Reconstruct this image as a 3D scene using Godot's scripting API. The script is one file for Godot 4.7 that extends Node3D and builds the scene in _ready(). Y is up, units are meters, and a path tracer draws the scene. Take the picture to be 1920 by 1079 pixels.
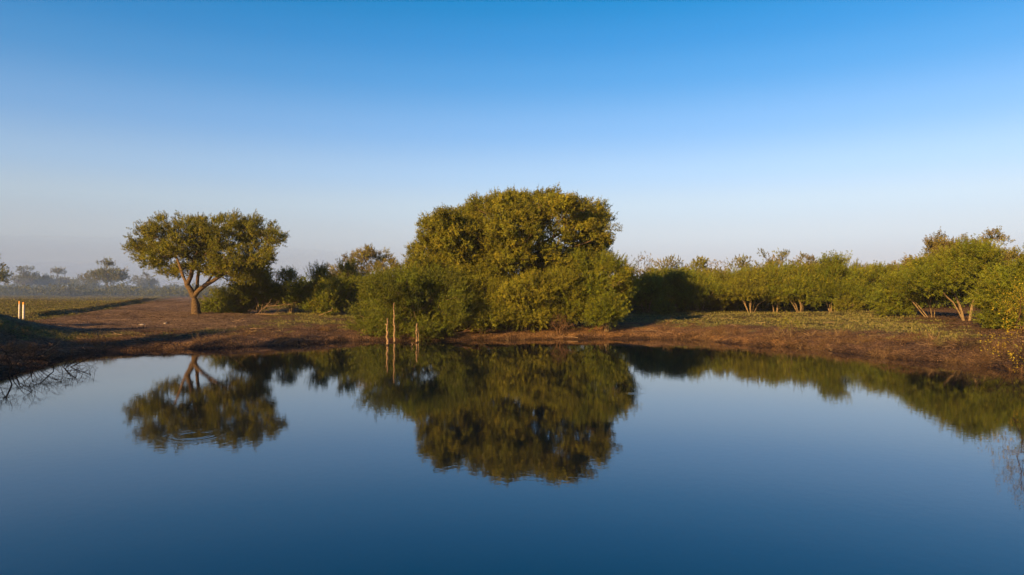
extends Node3D
# A stock pond at sunrise: dark water, two live oaks, a thicket, dry banks and a misty field.
# The camera stands at (0, EYE, 0) and looks along -z; y = 0 is the water.

const F := 1280.0      # focal length in units of the 1920 x 1079 picture
const HZ := 545.0      # row of the horizon
const CX := 960.0
const EYE := 3.2

var rng := RandomNumberGenerator.new()
var taken := {}
var noise_a := FastNoiseLite.new()
var noise_b := FastNoiseLite.new()
var noise_c := FastNoiseLite.new()
var pond: PackedVector2Array
const SD_X0 := -80.0
const SD_Z0 := -130.0
const SD_STEP := 0.5
const SD_NX := 321
const SD_NZ := 361
var sd_grid := PackedFloat32Array()
var mats := {}
var sprigs := {}


func _ready() -> void:
	rng.seed = 20250
	camera_and_light()
	noise_a.seed = 3; noise_a.frequency = 0.08; noise_a.fractal_octaves = 3
	noise_b.seed = 11; noise_b.frequency = 0.45; noise_b.fractal_octaves = 3
	noise_c.seed = 23; noise_c.frequency = 1.3; noise_c.fractal_octaves = 2
	make_materials()
	make_pond_outline()
	make_ground()
	make_water()
	make_sprigs()
	make_left_side()
	make_middle()
	make_right_side()
	make_second_row()
	make_far_trees()
	make_dam_trees()
	make_ground_cover()
	make_small_things()
	make_mist()


# ------------------------------------------------------------------ camera, sky, sun

func camera_and_light() -> void:
	var cam := Camera3D.new()
	cam.name = "camera"
	cam.position = Vector3(0, EYE, 0)
	cam.fov = rad_to_deg(2.0 * atan(539.5 / F))
	cam.rotation.x = atan((HZ - 539.5) / F)
	cam.near = 0.1
	cam.far = 4000.0
	add_child(cam)
	var sun_az := deg_to_rad(38.0)     # the sun stands behind the camera, this far round to the left
	var sun_el := deg_to_rad(17.0)
	var to_sun := Vector3(-sin(sun_az) * cos(sun_el), sin(sun_el), cos(sun_az) * cos(sun_el))
	var sun := DirectionalLight3D.new()
	sun.name = "sun"
	sun.light_energy = 1.6
	sun.light_color = Color(1.0, 0.79, 0.50)
	sun.light_angular_distance = 0.55
	sun.shadow_enabled = true
	sun.look_at_from_position(Vector3.ZERO, -to_sun, Vector3.UP)
	add_child(sun)
	var env := Environment.new()
	env.background_mode = Environment.BG_SKY
	var sky := Sky.new()
	var pano := PanoramaSkyMaterial.new()
	pano.panorama = sky_picture(to_sun)
	sky.sky_material = pano
	env.sky = sky
	env.tonemap_mode = Environment.TONE_MAPPER_LINEAR
	env.tonemap_exposure = 2.4
	env.sdfgi_enabled = true
	env.ssao_enabled = true
	env.ssil_enabled = true
	env.fog_enabled = true
	env.fog_density = 0.00025
	env.fog_light_color = Color(0.80, 0.84, 0.92)
	env.volumetric_fog_enabled = true
	env.volumetric_fog_density = 0.0
	var we := WorldEnvironment.new()
	we.name = "world_environment"
	we.environment = env
	add_child(we)


func sky_picture(to_sun: Vector3) -> ImageTexture:
	# clear air: colour by height above the horizon, brightness by the Rayleigh phase towards the sun
	var w := 512
	var h := 512
	var stops := [
		[0.0, Color(0.54, 0.55, 0.60)], [2.2, Color(0.58, 0.60, 0.65)], [4.5, Color(0.64, 0.71, 0.78)], [7.0, Color(0.61, 0.75, 0.88)],
		[9.5, Color(0.47, 0.69, 0.96)], [13.0, Color(0.27, 0.54, 0.93)], [17.0, Color(0.115, 0.40, 0.82)], [20.0, Color(0.055, 0.325, 0.74)],
		[23.0, Color(0.018, 0.27, 0.65)], [35.0, Color(0.014, 0.16, 0.47)], [60.0, Color(0.014, 0.10, 0.33)], [90.0, Color(0.014, 0.085, 0.29)]]
	var im := Image.create(w, h, false, Image.FORMAT_RGBF)
	for j in h:
		var el := (0.5 - (j + 0.5) / h) * 180.0
		var c: Color = stops[0][1]
		for k in stops.size() - 1:
			if el >= stops[k][0] and el <= stops[k + 1][0]:
				var t: float = (el - stops[k][0]) / (stops[k + 1][0] - stops[k][0])
				t = t * t * (3.0 - 2.0 * t) * 0.35 + t * 0.65
				c = (stops[k][1] as Color).lerp(stops[k + 1][1], t)
		var er := deg_to_rad(maxf(el, 0.0))
		for i in w:
			var around := ((i + 0.5) / w) * TAU
			var d := Vector3(sin(around) * cos(er), sin(er), cos(around) * cos(er)) * Vector3(-1, 1, 1)
			var cosine := d.dot(to_sun)
			var k := (1.0 + 0.55 * cosine * cosine) / 1.36 / 2.4
			im.set_pixel(i, j, Color(c.r * k, c.g * k, c.b * k))
	return ImageTexture.create_from_image(im)


# ------------------------------------------------------------------ helpers

func numbered(called: String) -> String:
	var n: int = taken.get(called, 0)
	taken[called] = n + 1
	return called if n == 0 else "%s_%03d" % [called, n]


func thing(called: String, label: String, category: String, where: Vector3, group := "") -> Node3D:
	rng.seed = hash(label)      # each thing grows from its own seed
	var o := Node3D.new()
	o.name = numbered(called)
	add_child(o)
	o.position = where
	o.set_meta("label", label)
	o.set_meta("category", category)
	if group:
		o.set_meta("group", group)
	return o


func part(called: String, mesh: Mesh, material: Material, parent: Node) -> MeshInstance3D:
	var o := MeshInstance3D.new()
	o.name = called
	o.mesh = mesh
	o.material_override = null
	for n in mesh.get_surface_count():
		o.set_surface_override_material(n, material)
	parent.add_child(o, true)
	return o


func structure(called: String, mesh: Mesh, material: Material) -> MeshInstance3D:
	var o := part(called, mesh, material, self)
	o.set_meta("kind", "structure")
	return o


func picture_x(u: float, depth: float) -> float:
	return (u - CX) / F * depth


func spot(u: float, depth: float) -> Vector3:
	var x := picture_x(u, depth)
	return Vector3(x, height(x, -depth), -depth)


func row_y(v: float, depth: float) -> float:
	return EYE - (v - HZ) / F * depth


class Solid:
	var v := PackedVector3Array()
	var n := PackedVector3Array()
	var c := PackedColorArray()
	var i := PackedInt32Array()
	func mesh() -> ArrayMesh:
		var a := []
		a.resize(Mesh.ARRAY_MAX)
		a[Mesh.ARRAY_VERTEX] = v
		a[Mesh.ARRAY_NORMAL] = n
		if c.size():
			a[Mesh.ARRAY_COLOR] = c
		a[Mesh.ARRAY_INDEX] = i
		var m := ArrayMesh.new()
		m.add_surface_from_arrays(Mesh.PRIMITIVE_TRIANGLES, a)
		return m
	func tube(pts: PackedVector3Array, radii: PackedFloat32Array, sides: int, rough := 0.0, turn := 0.0) -> void:
		if pts.size() < 2:
			return
		var u := Vector3.ZERO
		var first := v.size()
		for k in pts.size():
			var t := (pts[mini(k + 1, pts.size() - 1)] - pts[maxi(k - 1, 0)])
			t = t.normalized() if t.length() > 1e-6 else Vector3.UP
			if k == 0:
				u = t.cross(Vector3(0.3, 0.1, 0.95)).normalized()
			u = (u - t * u.dot(t))
			u = u.normalized() if u.length() > 1e-4 else t.cross(Vector3(0.9, 0.2, 0.1)).normalized()
			var w := t.cross(u)
			for j in sides:
				var a := TAU * j / sides + turn
				var d := u * cos(a) + w * sin(a)
				var r := radii[k] * (1.0 + rough * sin(a * 3.0 + k * 0.7) + rough * 0.6 * sin(a * 5.0 - k * 0.4))
				v.append(pts[k] + d * r)
				n.append(d)
		for k in pts.size() - 1:
			for j in sides:
				var a := first + k * sides + j
				var b := first + k * sides + (j + 1) % sides
				i.append_array([a, a + sides, b, b, a + sides, b + sides])
		var tip := v.size()
		v.append(pts[pts.size() - 1])
		n.append((pts[pts.size() - 1] - pts[pts.size() - 2]).normalized())
		var last := first + (pts.size() - 1) * sides
		for j in sides:
			i.append_array([last + j, tip, last + (j + 1) % sides])
	func leaf(base: Vector3, tip: Vector3, across: Vector3, fold: Vector3, color := Color.WHITE, colored := false) -> void:
		var k := v.size()
		var mid := base.lerp(tip, 0.5)
		v.append_array([base, mid + across + fold, tip, mid - across + fold])
		var m := (tip - base).cross(across).normalized()
		n.append_array([m, m, m, m])
		if colored:
			c.append_array([color, color, color, color])
		i.append_array([k, k + 1, k + 2, k, k + 2, k + 3])


func rnd(a: float, b: float) -> float:
	return rng.randf_range(a, b)


func rnd_dir() -> Vector3:
	var z := rng.randf_range(-1, 1)
	var a := rng.randf() * TAU
	var r := sqrt(1.0 - z * z)
	return Vector3(r * cos(a), z, r * sin(a))


func srgb(r: float, g: float, b: float) -> Color:
	return Color(r, g, b).linear_to_srgb()


# ------------------------------------------------------------------ materials

func noise_picture(size: int, freq: float, octaves: int, ramp: Array, seed_at: int, cellular := false) -> NoiseTexture2D:
	var n := FastNoiseLite.new()
	n.seed = seed_at
	n.noise_type = FastNoiseLite.TYPE_CELLULAR if cellular else FastNoiseLite.TYPE_SIMPLEX_SMOOTH
	n.frequency = freq
	n.fractal_octaves = octaves
	var t := NoiseTexture2D.new()
	t.width = size
	t.height = size
	t.seamless = true
	t.noise = n
	if ramp.size():
		var g := Gradient.new()
		g.set_color(0, ramp[0])
		g.set_color(1, ramp[ramp.size() - 1])
		for k in range(1, ramp.size() - 1):
			g.add_point(float(k) / (ramp.size() - 1), ramp[k])
		t.color_ramp = g
	return t


func make_materials() -> void:
	var grain := noise_picture(512, 0.03, 5, [Color(0.42, 0.40, 0.38), Color(0.78, 0.76, 0.74), Color(1, 1, 1)], 5)
	var lumps := noise_picture(512, 0.05, 5, [], 6)
	var m := StandardMaterial3D.new()
	m.resource_name = "soil"
	m.vertex_color_use_as_albedo = true
	m.albedo_texture = grain
	m.uv1_triplanar = true
	m.uv1_world_triplanar = true
	m.uv1_scale = Vector3.ONE * 0.31
	m.heightmap_enabled = true
	m.heightmap_texture = lumps
	m.heightmap_scale = 14.0
	m.roughness = 0.95
	m.metallic_specular = 0.2
	mats.soil = m
	m = StandardMaterial3D.new()
	m.resource_name = "pond_water"
	m.albedo_color = srgb(0.0, 0.004, 0.010)
	m.roughness = 0.03
	m.metallic_specular = 0.68
	m.heightmap_enabled = true
	m.heightmap_texture = noise_picture(1024, 0.021, 3, [], 8)
	m.heightmap_scale = 0.045
	m.uv1_triplanar = true
	m.uv1_world_triplanar = true
	m.uv1_scale = Vector3(0.16, 0.16, 0.16)
	mats.water = m
	var bark_lines := noise_picture(256, 0.06, 4, [Color(0.25, 0.23, 0.2), Color(0.7, 0.68, 0.66), Color(1, 1, 1)], 14)
	for b in [["oak_bark", Color(0.23, 0.17, 0.105)], ["pale_bark", Color(0.42, 0.335, 0.20)], ["grey_bark", Color(0.19, 0.165, 0.14)], ["dead_wood", Color(0.50, 0.37, 0.24)], ["dark_twig", Color(0.10, 0.075, 0.058)], ["dry_stem", Color(0.25, 0.16, 0.095)]]:
		m = StandardMaterial3D.new()
		m.resource_name = b[0]
		m.albedo_color = (b[1] as Color).linear_to_srgb()
		m.albedo_texture = bark_lines
		m.uv1_triplanar = true
		m.uv1_scale = Vector3(1.3, 0.35, 1.3)
		m.heightmap_enabled = true
		m.heightmap_texture = bark_lines
		m.heightmap_scale = 2.0
		m.roughness = 0.92
		m.metallic_specular = 0.2
		mats[b[0]] = m
	m = StandardMaterial3D.new()
	m.resource_name = "leaves"
	m.vertex_color_use_as_albedo = true
	m.roughness = 0.62
	m.metallic_specular = 0.3
	m.backlight_enabled = true
	m.backlight = Color(0.52, 0.55, 0.35)
	mats.leaf = m
	m = StandardMaterial3D.new()
	m.resource_name = "dry_matter"
	m.vertex_color_use_as_albedo = true
	m.roughness = 0.9
	m.metallic_specular = 0.15
	mats.dry = m
	m = StandardMaterial3D.new()
	m.resource_name = "white_plastic"
	m.albedo_color = srgb(0.78, 0.76, 0.72)
	m.albedo_texture = noise_picture(256, 0.02, 4, [Color(0.8, 0.78, 0.74), Color(1, 1, 1)], 19)
	m.uv1_triplanar = true
	m.roughness = 0.5
	mats.white = m
	m = StandardMaterial3D.new()
	m.resource_name = "orange_band"
	m.albedo_color = srgb(0.75, 0.33, 0.05)
	m.roughness = 0.55
	mats.orange = m
	m = StandardMaterial3D.new()
	m.resource_name = "limestone"
	m.albedo_color = srgb(0.42, 0.38, 0.33)
	m.albedo_texture = grain
	m.uv1_triplanar = true
	m.roughness = 0.9
	mats.stone = m


# ------------------------------------------------------------------ the lie of the land

func make_pond_outline() -> void:
	# waterline read off the photograph as (column, row) and laid on the water plane, then the banks out of the frame
	var seen_line := [[0, 708], [60, 690], [110, 676], [165, 662], [230, 658], [365, 655], [480, 651], [600, 645], [650, 641], [760, 640], [960, 638], [1150, 636], [1290, 637], [1345, 642], [1400, 648], [1500, 652], [1600, 664], [1650, 671], [1750, 678], [1850, 687], [1920, 697]]
	for p in seen_line:
		var depth: float = EYE * F / (p[1] - HZ)
		pond.append(Vector2(picture_x(p[0], depth), -depth))
	for p in [[20.4, -22.0], [21.5, -14.0], [22.5, 0.0], [22, 14], [14, 24], [-4, 27], [-17, 20], [-20, 6], [-18.4, -10], [-18.2, -19]]:
		pond.append(Vector2(p[0], p[1]))
	sd_grid.resize(SD_NX * SD_NZ)
	var count := pond.size()
	for j in SD_NZ:
		for i in SD_NX:
			var p := Vector2(SD_X0 + i * SD_STEP, SD_Z0 + j * SD_STEP)
			var best := 1e9
			if p.x < -32.0 or p.x > 34.0 or p.y < -58.0 or p.y > 38.0:
				var q := Vector2(clampf(p.x, -31.0, 33.0), clampf(p.y, -57.0, 37.0))
				best = p.distance_to(q) + 10.0
			else:
				var inside := false
				var a: Vector2 = pond[count - 1]
				for k in count:
					var b: Vector2 = pond[k]
					var ab := b - a
					var t := clampf((p - a).dot(ab) / ab.length_squared(), 0.0, 1.0)
					best = minf(best, (p - a - ab * t).length_squared())
					if (a.y > p.y) != (b.y > p.y) and p.x < (b.x - a.x) * (p.y - a.y) / (b.y - a.y) + a.x:
						inside = not inside
					a = b
				best = sqrt(best) * (-1.0 if inside else 1.0)
			sd_grid[j * SD_NX + i] = best


func shore(x: float, z: float) -> float:
	# metres from the waterline, negative on the water
	var fx := clampf((x - SD_X0) / SD_STEP, 0.0, SD_NX - 1.001)
	var fz := clampf((z - SD_Z0) / SD_STEP, 0.0, SD_NZ - 1.001)
	var i := int(fx)
	var j := int(fz)
	fx -= i
	fz -= j
	var k := j * SD_NX + i
	return lerpf(lerpf(sd_grid[k], sd_grid[k + 1], fx), lerpf(sd_grid[k + SD_NX], sd_grid[k + SD_NX + 1], fx), fz)


func bump(d: float) -> float:
	return exp(-d * d)


func height(x: float, z: float) -> float:
	var s := shore(x, z) + noise_b.get_noise_2d(x, z) * 0.7 + noise_c.get_noise_2d(x * 0.9, z * 0.9) * 0.3
	if s < -0.3:
		return maxf(-1.6, s * 0.3 + 0.02)
	var h := 0.0
	if s < 1.0:
		h = 0.33 * s
	elif s < 5.0:
		h = 0.33 + (s - 1.0) * 0.12
	elif s < 20.0:
		h = 0.81 + (s - 5.0) * 0.034
	else:
		h = 1.32 + (1.0 - exp(-(s - 20.0) / 45.0)) * 1.75
	var out := smoothstep(0.0, 3.0, s)
	h += noise_a.get_noise_2d(x, z) * 0.14 * out + noise_b.get_noise_2d(x + 50.0, z) * 0.07 * out + noise_c.get_noise_2d(x, z) * 0.03
	# the dam along the left shore
	var along := smoothstep(-43.0, -34.0, z) * (1.0 - smoothstep(24.0, 40.0, z))
	h += 2.0 * bump((x + 30.5) / 4.3) * along * smoothstep(0.5, 5.0, s)
	# the ridge of spoil thrown up along the old furrow in the field
	var a := Vector2(-36.5, -50.0)
	var b := Vector2(-47.5, -93.0)
	var p := Vector2(x, z)
	var t := (p - a).dot(b - a) / (b - a).length_squared()
	if t > -0.1 and t < 1.1:
		var side := (p - a - (b - a) * t).dot(Vector2(b.y - a.y, a.x - b.x).normalized())   # negative to the right of the ridge
		side += noise_b.get_noise_2d(x * 0.6, z * 0.6) * 0.35
		var ends := smoothstep(-0.05, 0.12, t) * (1.0 - smoothstep(0.75, 1.02, t))
		h += ends * (0.33 * bump(side / 0.5) - 0.10 * bump((side + 1.0) / 0.5))
	return h


func soil_color(x: float, z: float, s: float) -> Color:
	var a := noise_a.get_noise_2d(x * 1.3 + 90.0, z * 1.3)
	var b := noise_b.get_noise_2d(x + 10.0, z * 1.4)
	var c := noise_c.get_noise_2d(x * 1.2, z * 1.2 - 30.0)
	var soil := Color(0.19, 0.125, 0.078)
	var red_soil := Color(0.31, 0.185, 0.078)
	var mud := Color(0.045, 0.030, 0.021)
	var grass := Color(0.125, 0.135, 0.034)
	var pale_grass := Color(0.215, 0.20, 0.075)
	var track := Color(0.29, 0.21, 0.145)
	var col := soil.lerp(red_soil, smoothstep(-6.0, 4.0, x) * (1.0 - smoothstep(14.0, 19.0, x)) * clampf(0.75 + b, 0.0, 1.0))
	var green := 0.0
	if s > 3.0:
		green = smoothstep(0.02, 0.30, a * 0.6 + b * 0.5 + c * 0.35 + 0.14 * smoothstep(4.0, 9.0, s) + 0.22 * smoothstep(2.0, 8.0, x) * smoothstep(4.5, 8.0, s) + 0.30 * smoothstep(-27.0, -21.0, x) * smoothstep(4.0, 7.0, s))
		# the bare graded track on the left, and the pasture beyond it
		var field := (x + 37.5) * 0.955 - (z + 62.0) * 0.297 + a * 4.0 + b * 1.5
		var bare := smoothstep(-1.0, 1.5, field) * (1.0 - smoothstep(12.0, 20.0, field + b * 5.0)) * smoothstep(4.0, 7.0, s + a * 2.0) * smoothstep(-34.0, -40.0, z)
		col = col.lerp(track, bare)
		green *= 1.0 - bare * 0.96
		if x < -24.0:
			green = maxf(green, (1.0 - smoothstep(-2.5, 0.5, field)) * clampf(0.85 + c * 0.5, 0.0, 1.0))
		green *= 1.0 - smoothstep(24.0, 29.0, x - 0.35 * (-z - 42.0) + b * 3.0)
		# grass on the dam
		green = maxf(green, bump((x + 30.5) / 3.6) * smoothstep(-44.0, -36.0, z) * clampf(0.9 + b * 1.2, 0.0, 1.0))
	col = col.lerp(grass.lerp(pale_grass, clampf(0.5 + b * 1.3, 0.0, 1.0)), clampf(green, 0.0, 1.0))
	col = col.lerp(mud, (1.0 - smoothstep(0.15, 0.7, s + c * 0.25)) * 0.85)
	var k := 1.0 + a * 0.25 + b * 0.3 + c * 0.45
	return Color(col.r * k, col.g * k, col.b * k)


func lines(from: float, to: float, parts: Array) -> PackedFloat32Array:
	# grid lines: parts are [until, step]
	var out := PackedFloat32Array([from])
	var at := from
	for p in parts:
		var n := maxi(1, int(round((p[0] - at) / p[1])))
		for k in n:
			out.append(lerpf(at, p[0], (k + 1.0) / n))
		at = p[0]
	return out


func make_ground() -> void:
	var xs := lines(-1600, 1600, [[-400, 300], [-130, 30], [-70, 4], [-46, 1], [34, 0.4], [60, 1], [120, 4], [400, 30], [1600, 300]])
	var zs := lines(-2500, 400, [[-500, 250], [-200, 30], [-110, 4], [-75, 1.0], [-21, 0.4], [30, 1.7], [60, 5], [400, 60]])
	var g := Solid.new()
	var nx := xs.size()
	var nz := zs.size()
	for j in nz:
		for i in nx:
			var x := xs[i]
			var z := zs[j]
			var y := height(x, z)
			g.v.append(Vector3(x, y, z))
			var e := 0.25
			g.n.append(Vector3(height(x - e, z) - height(x + e, z), 2.0 * e, height(x, z - e) - height(x, z + e)).normalized())
			g.c.append(soil_color(x, z, shore(x, z)))
	for j in nz - 1:
		for i in nx - 1:
			var a := j * nx + i
			g.i.append_array([a, a + 1, a + nx, a + 1, a + nx + 1, a + nx])
	structure("ground", g.mesh(), mats.soil)


func wave(x: float, z: float) -> float:
	# rings where a fish has risen, and the small wake of something swimming
	var h := 0.0
	var d := Vector2(x + 7.0, z + 15.05).length()
	if d < 1.3:
		var patchy := 0.55 + 0.9 * noise_c.get_noise_2d(x * 1.4, z * 1.4)
		h += 0.65 * patchy * (0.0011 * sin(d * TAU / 0.12) * bump((d - 0.40) / 0.10) + 0.0008 * sin(d * TAU / 0.13) * bump((d - 0.62) / 0.16))
	var p := Vector2(x - 3.75, z + 21.2)
	if absf(p.x) < 1.6 and absf(p.y) < 0.9:
		h += 0.0022 * sin(p.y * TAU / 0.30) * bump(p.y / 0.16) * bump(p.x / 0.45)
	return h


func make_water() -> void:
	var xs := lines(-30, 32, [[-8.3, 2.5], [-5.7, 0.03], [2.2, 1.0], [5.4, 0.08], [32, 2.5]])
	var zs := lines(-54, 36, [[-22.2, 3], [-20.2, 0.05], [-16.4, 0.5], [-13.7, 0.03], [36, 3]])
	var g := Solid.new()
	var nx := xs.size()
	var nz := zs.size()
	for j in nz:
		for i in nx:
			var x := xs[i]
			var z := zs[j]
			g.v.append(Vector3(x, wave(x, z), z))
			var e := 0.006
			g.n.append(Vector3(wave(x - e, z) - wave(x + e, z), 2.0 * e, wave(x, z - e) - wave(x, z + e)).normalized())
	for j in nz - 1:
		for i in nx - 1:
			var a := j * nx + i
			g.i.append_array([a, a + 1, a + nx, a + 1, a + nx + 1, a + nx])
	structure("pond_water", g.mesh(), mats.water)


# ------------------------------------------------------------------ leaves

func make_sprigs() -> void:
	for k in 3:
		sprigs["oak%d" % k] = leafy(22, 0.34, 0.10, 0.025, 0.10)
		sprigs["feather%d" % k] = leafy(34, 0.46, 0.125, 0.015, 0.05)
		sprigs["small%d" % k] = leafy(28, 0.38, 0.07, 0.019, 0.05)
	sprigs["far0"] = leafy(16, 0.55, 0.20, 0.05, 0.14)
	sprigs["bud0"] = leafy(9, 0.30, 0.05, 0.014, 0.02)
	# grass tuft
	var g := Solid.new()
	for k in 9:
		var d := Vector3(rnd(-1, 1), 0, rnd(-1, 1))
		var at := d * 0.09
		var up := Vector3(d.x * 0.08, rnd(0.06, 0.16), d.z * 0.08)
		g.leaf(at, at + up, Vector3(-d.z, 0, d.x).normalized() * 0.009, Vector3.ZERO)
	sprigs["grass0"] = g.mesh()
	# a crossed handful of dry stalks
	g = Solid.new()
	for k in 11:
		var at := Vector3(rnd(-0.2, 0.2), 0, rnd(-0.2, 0.2))
		var d := Vector3(rnd(-0.8, 0.8), rnd(0.25, 1.0), rnd(-0.8, 0.8)).normalized()
		var long := rnd(0.25, 0.7)
		var mid := at + d * long * 0.55 + Vector3(rnd(-1, 1), rnd(-0.5, 0.5), rnd(-1, 1)) * 0.05
		var tip := at + d * long + Vector3(rnd(-1, 1), rnd(-1.6, 0.2), rnd(-1, 1)) * 0.11
		g.tube(PackedVector3Array([at - d * 0.05, mid, tip]), PackedFloat32Array([0.007, 0.005, 0.003]), 3)
		var side := mid + Vector3(rnd(-1, 1), rnd(-0.2, 1), rnd(-1, 1)).normalized() * rnd(0.1, 0.25)
		g.tube(PackedVector3Array([mid, side]), PackedFloat32Array([0.004, 0.002]), 3)
	sprigs["stalk0"] = g.mesh()
	# a dead twig with a fork
	g = Solid.new()
	g.tube(PackedVector3Array([Vector3(-0.5, 0.02, 0), Vector3(-0.1, 0.06, 0.05), Vector3(0.25, 0.03, 0.0), Vector3(0.6, 0.1, -0.08)]), PackedFloat32Array([0.018, 0.015, 0.011, 0.005]), 5)
	g.tube(PackedVector3Array([Vector3(-0.1, 0.06, 0.05), Vector3(0.12, 0.16, 0.2), Vector3(0.3, 0.14, 0.38)]), PackedFloat32Array([0.011, 0.008, 0.004]), 4)
	g.tube(PackedVector3Array([Vector3(0.25, 0.03, 0), Vector3(0.42, 0.12, 0.16)]), PackedFloat32Array([0.008, 0.004]), 4)
	sprigs["stick0"] = g.mesh()
	# a scrap of litter: curled leaf, chip of bark
	g = Solid.new()
	for k in 7:
		var at := Vector3(rnd(-0.22, 0.22), rnd(0.005, 0.02), rnd(-0.22, 0.22))
		var a := rng.randf() * TAU
		var d := Vector3(cos(a), rnd(-0.1, 0.3), sin(a)) * rnd(0.03, 0.09)
		g.leaf(at, at + d, Vector3(-sin(a), rnd(-0.3, 0.3), cos(a)) * rnd(0.008, 0.028), Vector3.UP * rnd(0.0, 0.02))
	sprigs["litter0"] = g.mesh()


func leafy(count: int, long: float, leaf: float, half: float, droop: float) -> ArrayMesh:
	var g := Solid.new()
	for k in count:
		var t := (k + rng.randf()) / count
		var at := Vector3(rnd(-0.05, 0.05), t * long, rnd(-0.05, 0.05))
		var d := (rnd_dir() * Vector3(1, 0.7, 1) + Vector3.UP * 0.25).normalized()
		var size := leaf * rnd(0.7, 1.2)
		var across := d.cross(rnd_dir()).normalized() * half * rnd(0.8, 1.2)
		g.leaf(at, at + d * size + Vector3.DOWN * droop * size, across, d.cross(across).normalized() * half * 0.4)
	return g.mesh()


func scatter(called: String, mesh: Mesh, material: Material, frames: Array[Transform3D], colors: PackedColorArray, parent: Node) -> MultiMeshInstance3D:
	var mm := MultiMesh.new()
	mm.transform_format = MultiMesh.TRANSFORM_3D
	mm.use_colors = true
	mm.mesh = mesh
	mm.instance_count = frames.size()
	for k in frames.size():
		mm.set_instance_transform(k, frames[k])
		mm.set_instance_color(k, colors[k])
	var o := MultiMeshInstance3D.new()
	o.name = called
	o.multimesh = mm
	o.material_override = material
	parent.add_child(o, true)
	o.set_meta("kind", "stuff")
	return o


func basis_to(up: Vector3, size: float) -> Basis:
	var x := up.cross(rnd_dir()).normalized()
	return Basis(x, up, x.cross(up)) * Basis.from_scale(Vector3.ONE * size)


func crown(parent: Node, tips: PackedVector3Array, kind: String, per_tip: int, spread: float, size: float, a: Color, b: Color) -> void:
	var frames: Array[Transform3D] = []
	var colors := PackedColorArray()
	var middle := Vector3.ZERO
	for t in tips:
		middle += t / tips.size()
	for t in tips:
		var tone := a.lerp(b, rng.randf() * rng.randf() * 1.2)
		var k := rnd(0.68, 1.3)
		var away := (t - middle).normalized()
		for n in maxi(1, int(per_tip * (0.25 + 1.7 * pow(rng.randf(), 1.25)))):
			var d := rnd_dir()
			var at := t + d * Vector3(1, 0.72, 1) * spread * pow(rng.randf(), 0.5)
			var up := (d * 0.8 + away * 0.5 + Vector3.UP * 0.45 + rnd_dir() * 0.4).normalized()
			var frame := basis_to(up, size * rnd(0.75, 1.25))
			if rng.randf() < (0.32 if kind == "feather" else 0.16):
				frame = basis_to((up + Vector3.UP * 0.8 + away * 0.5).normalized(), size) * Basis.from_scale(Vector3(0.7, rnd(1.3, 2.1), 0.7))
			frames.append(Transform3D(frame, at))
			var q := k * rnd(0.72, 1.28)
			colors.append(Color(tone.r * q * rnd(0.9, 1.12), tone.g * q, tone.b * q))
	scatter("crown", sprigs[kind + str(rng.randi() % (1 if sprigs.has(kind + "0") and not sprigs.has(kind + "1") else 3))], mats.leaf, frames, colors, parent)


# ------------------------------------------------------------------ wood

class Frame:
	# a tree of nodes: where each stands, which one it grows from, how long the way to the root is
	var p := PackedVector3Array()
	var par := PackedInt32Array()
	var way := PackedFloat32Array()
	var open := PackedByteArray()      # may a twig start here
	var limb := PackedInt32Array()
	func add(at: Vector3, from: int, may: bool, of: int) -> int:
		p.append(at)
		par.append(from)
		way.append(0.0 if from < 0 else way[from] + at.distance_to(p[from]))
		open.append(1 if may else 0)
		limb.append(of)
		return p.size() - 1


func guide(f: Frame, from: int, pts: Array, may_from: int, of: int, wob := 0.04) -> int:
	var last := from
	for k in pts.size():
		var a := f.p[last]
		var b: Vector3 = pts[k]
		var n := maxi(1, int(a.distance_to(b) / 0.5))
		for j in n:
			var t := (j + 1.0) / n
			var at := a.lerp(b, t) + (rnd_dir() * wob if j < n - 1 else Vector3.ZERO)
			last = f.add(at, last, k >= may_from, of)
	return last


func reach(f: Frame, targets: PackedVector3Array, bias: float, wob: float, step := 0.55) -> PackedInt32Array:
	# each target in turn, nearest to the root first, grows a twig from the cheapest node there is
	var root := f.p[0]
	var order := range(targets.size())
	order.sort_custom(func(x, y): return targets[x].distance_squared_to(root) < targets[y].distance_squared_to(root))
	var ends := PackedInt32Array()
	for o in order:
		var t: Vector3 = targets[o]
		var best := -1
		var least := 1e9
		for k in f.p.size():
			if f.open[k]:
				var c := f.p[k].distance_to(t) + bias * f.way[k]
				if c < least:
					least = c
					best = k
		var a := f.p[best]
		var n := maxi(1, int(a.distance_to(t) / step))
		var last := best
		var side := rnd_dir() * a.distance_to(t) * 0.10
		for j in n:
			var s := (j + 1.0) / n
			var at := a.lerp(t, s) + side * sin(s * PI) + (rnd_dir() * wob if j < n - 1 else Vector3.ZERO)
			last = f.add(at, last, true, f.limb[best])
		ends.append(last)
	return ends


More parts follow.
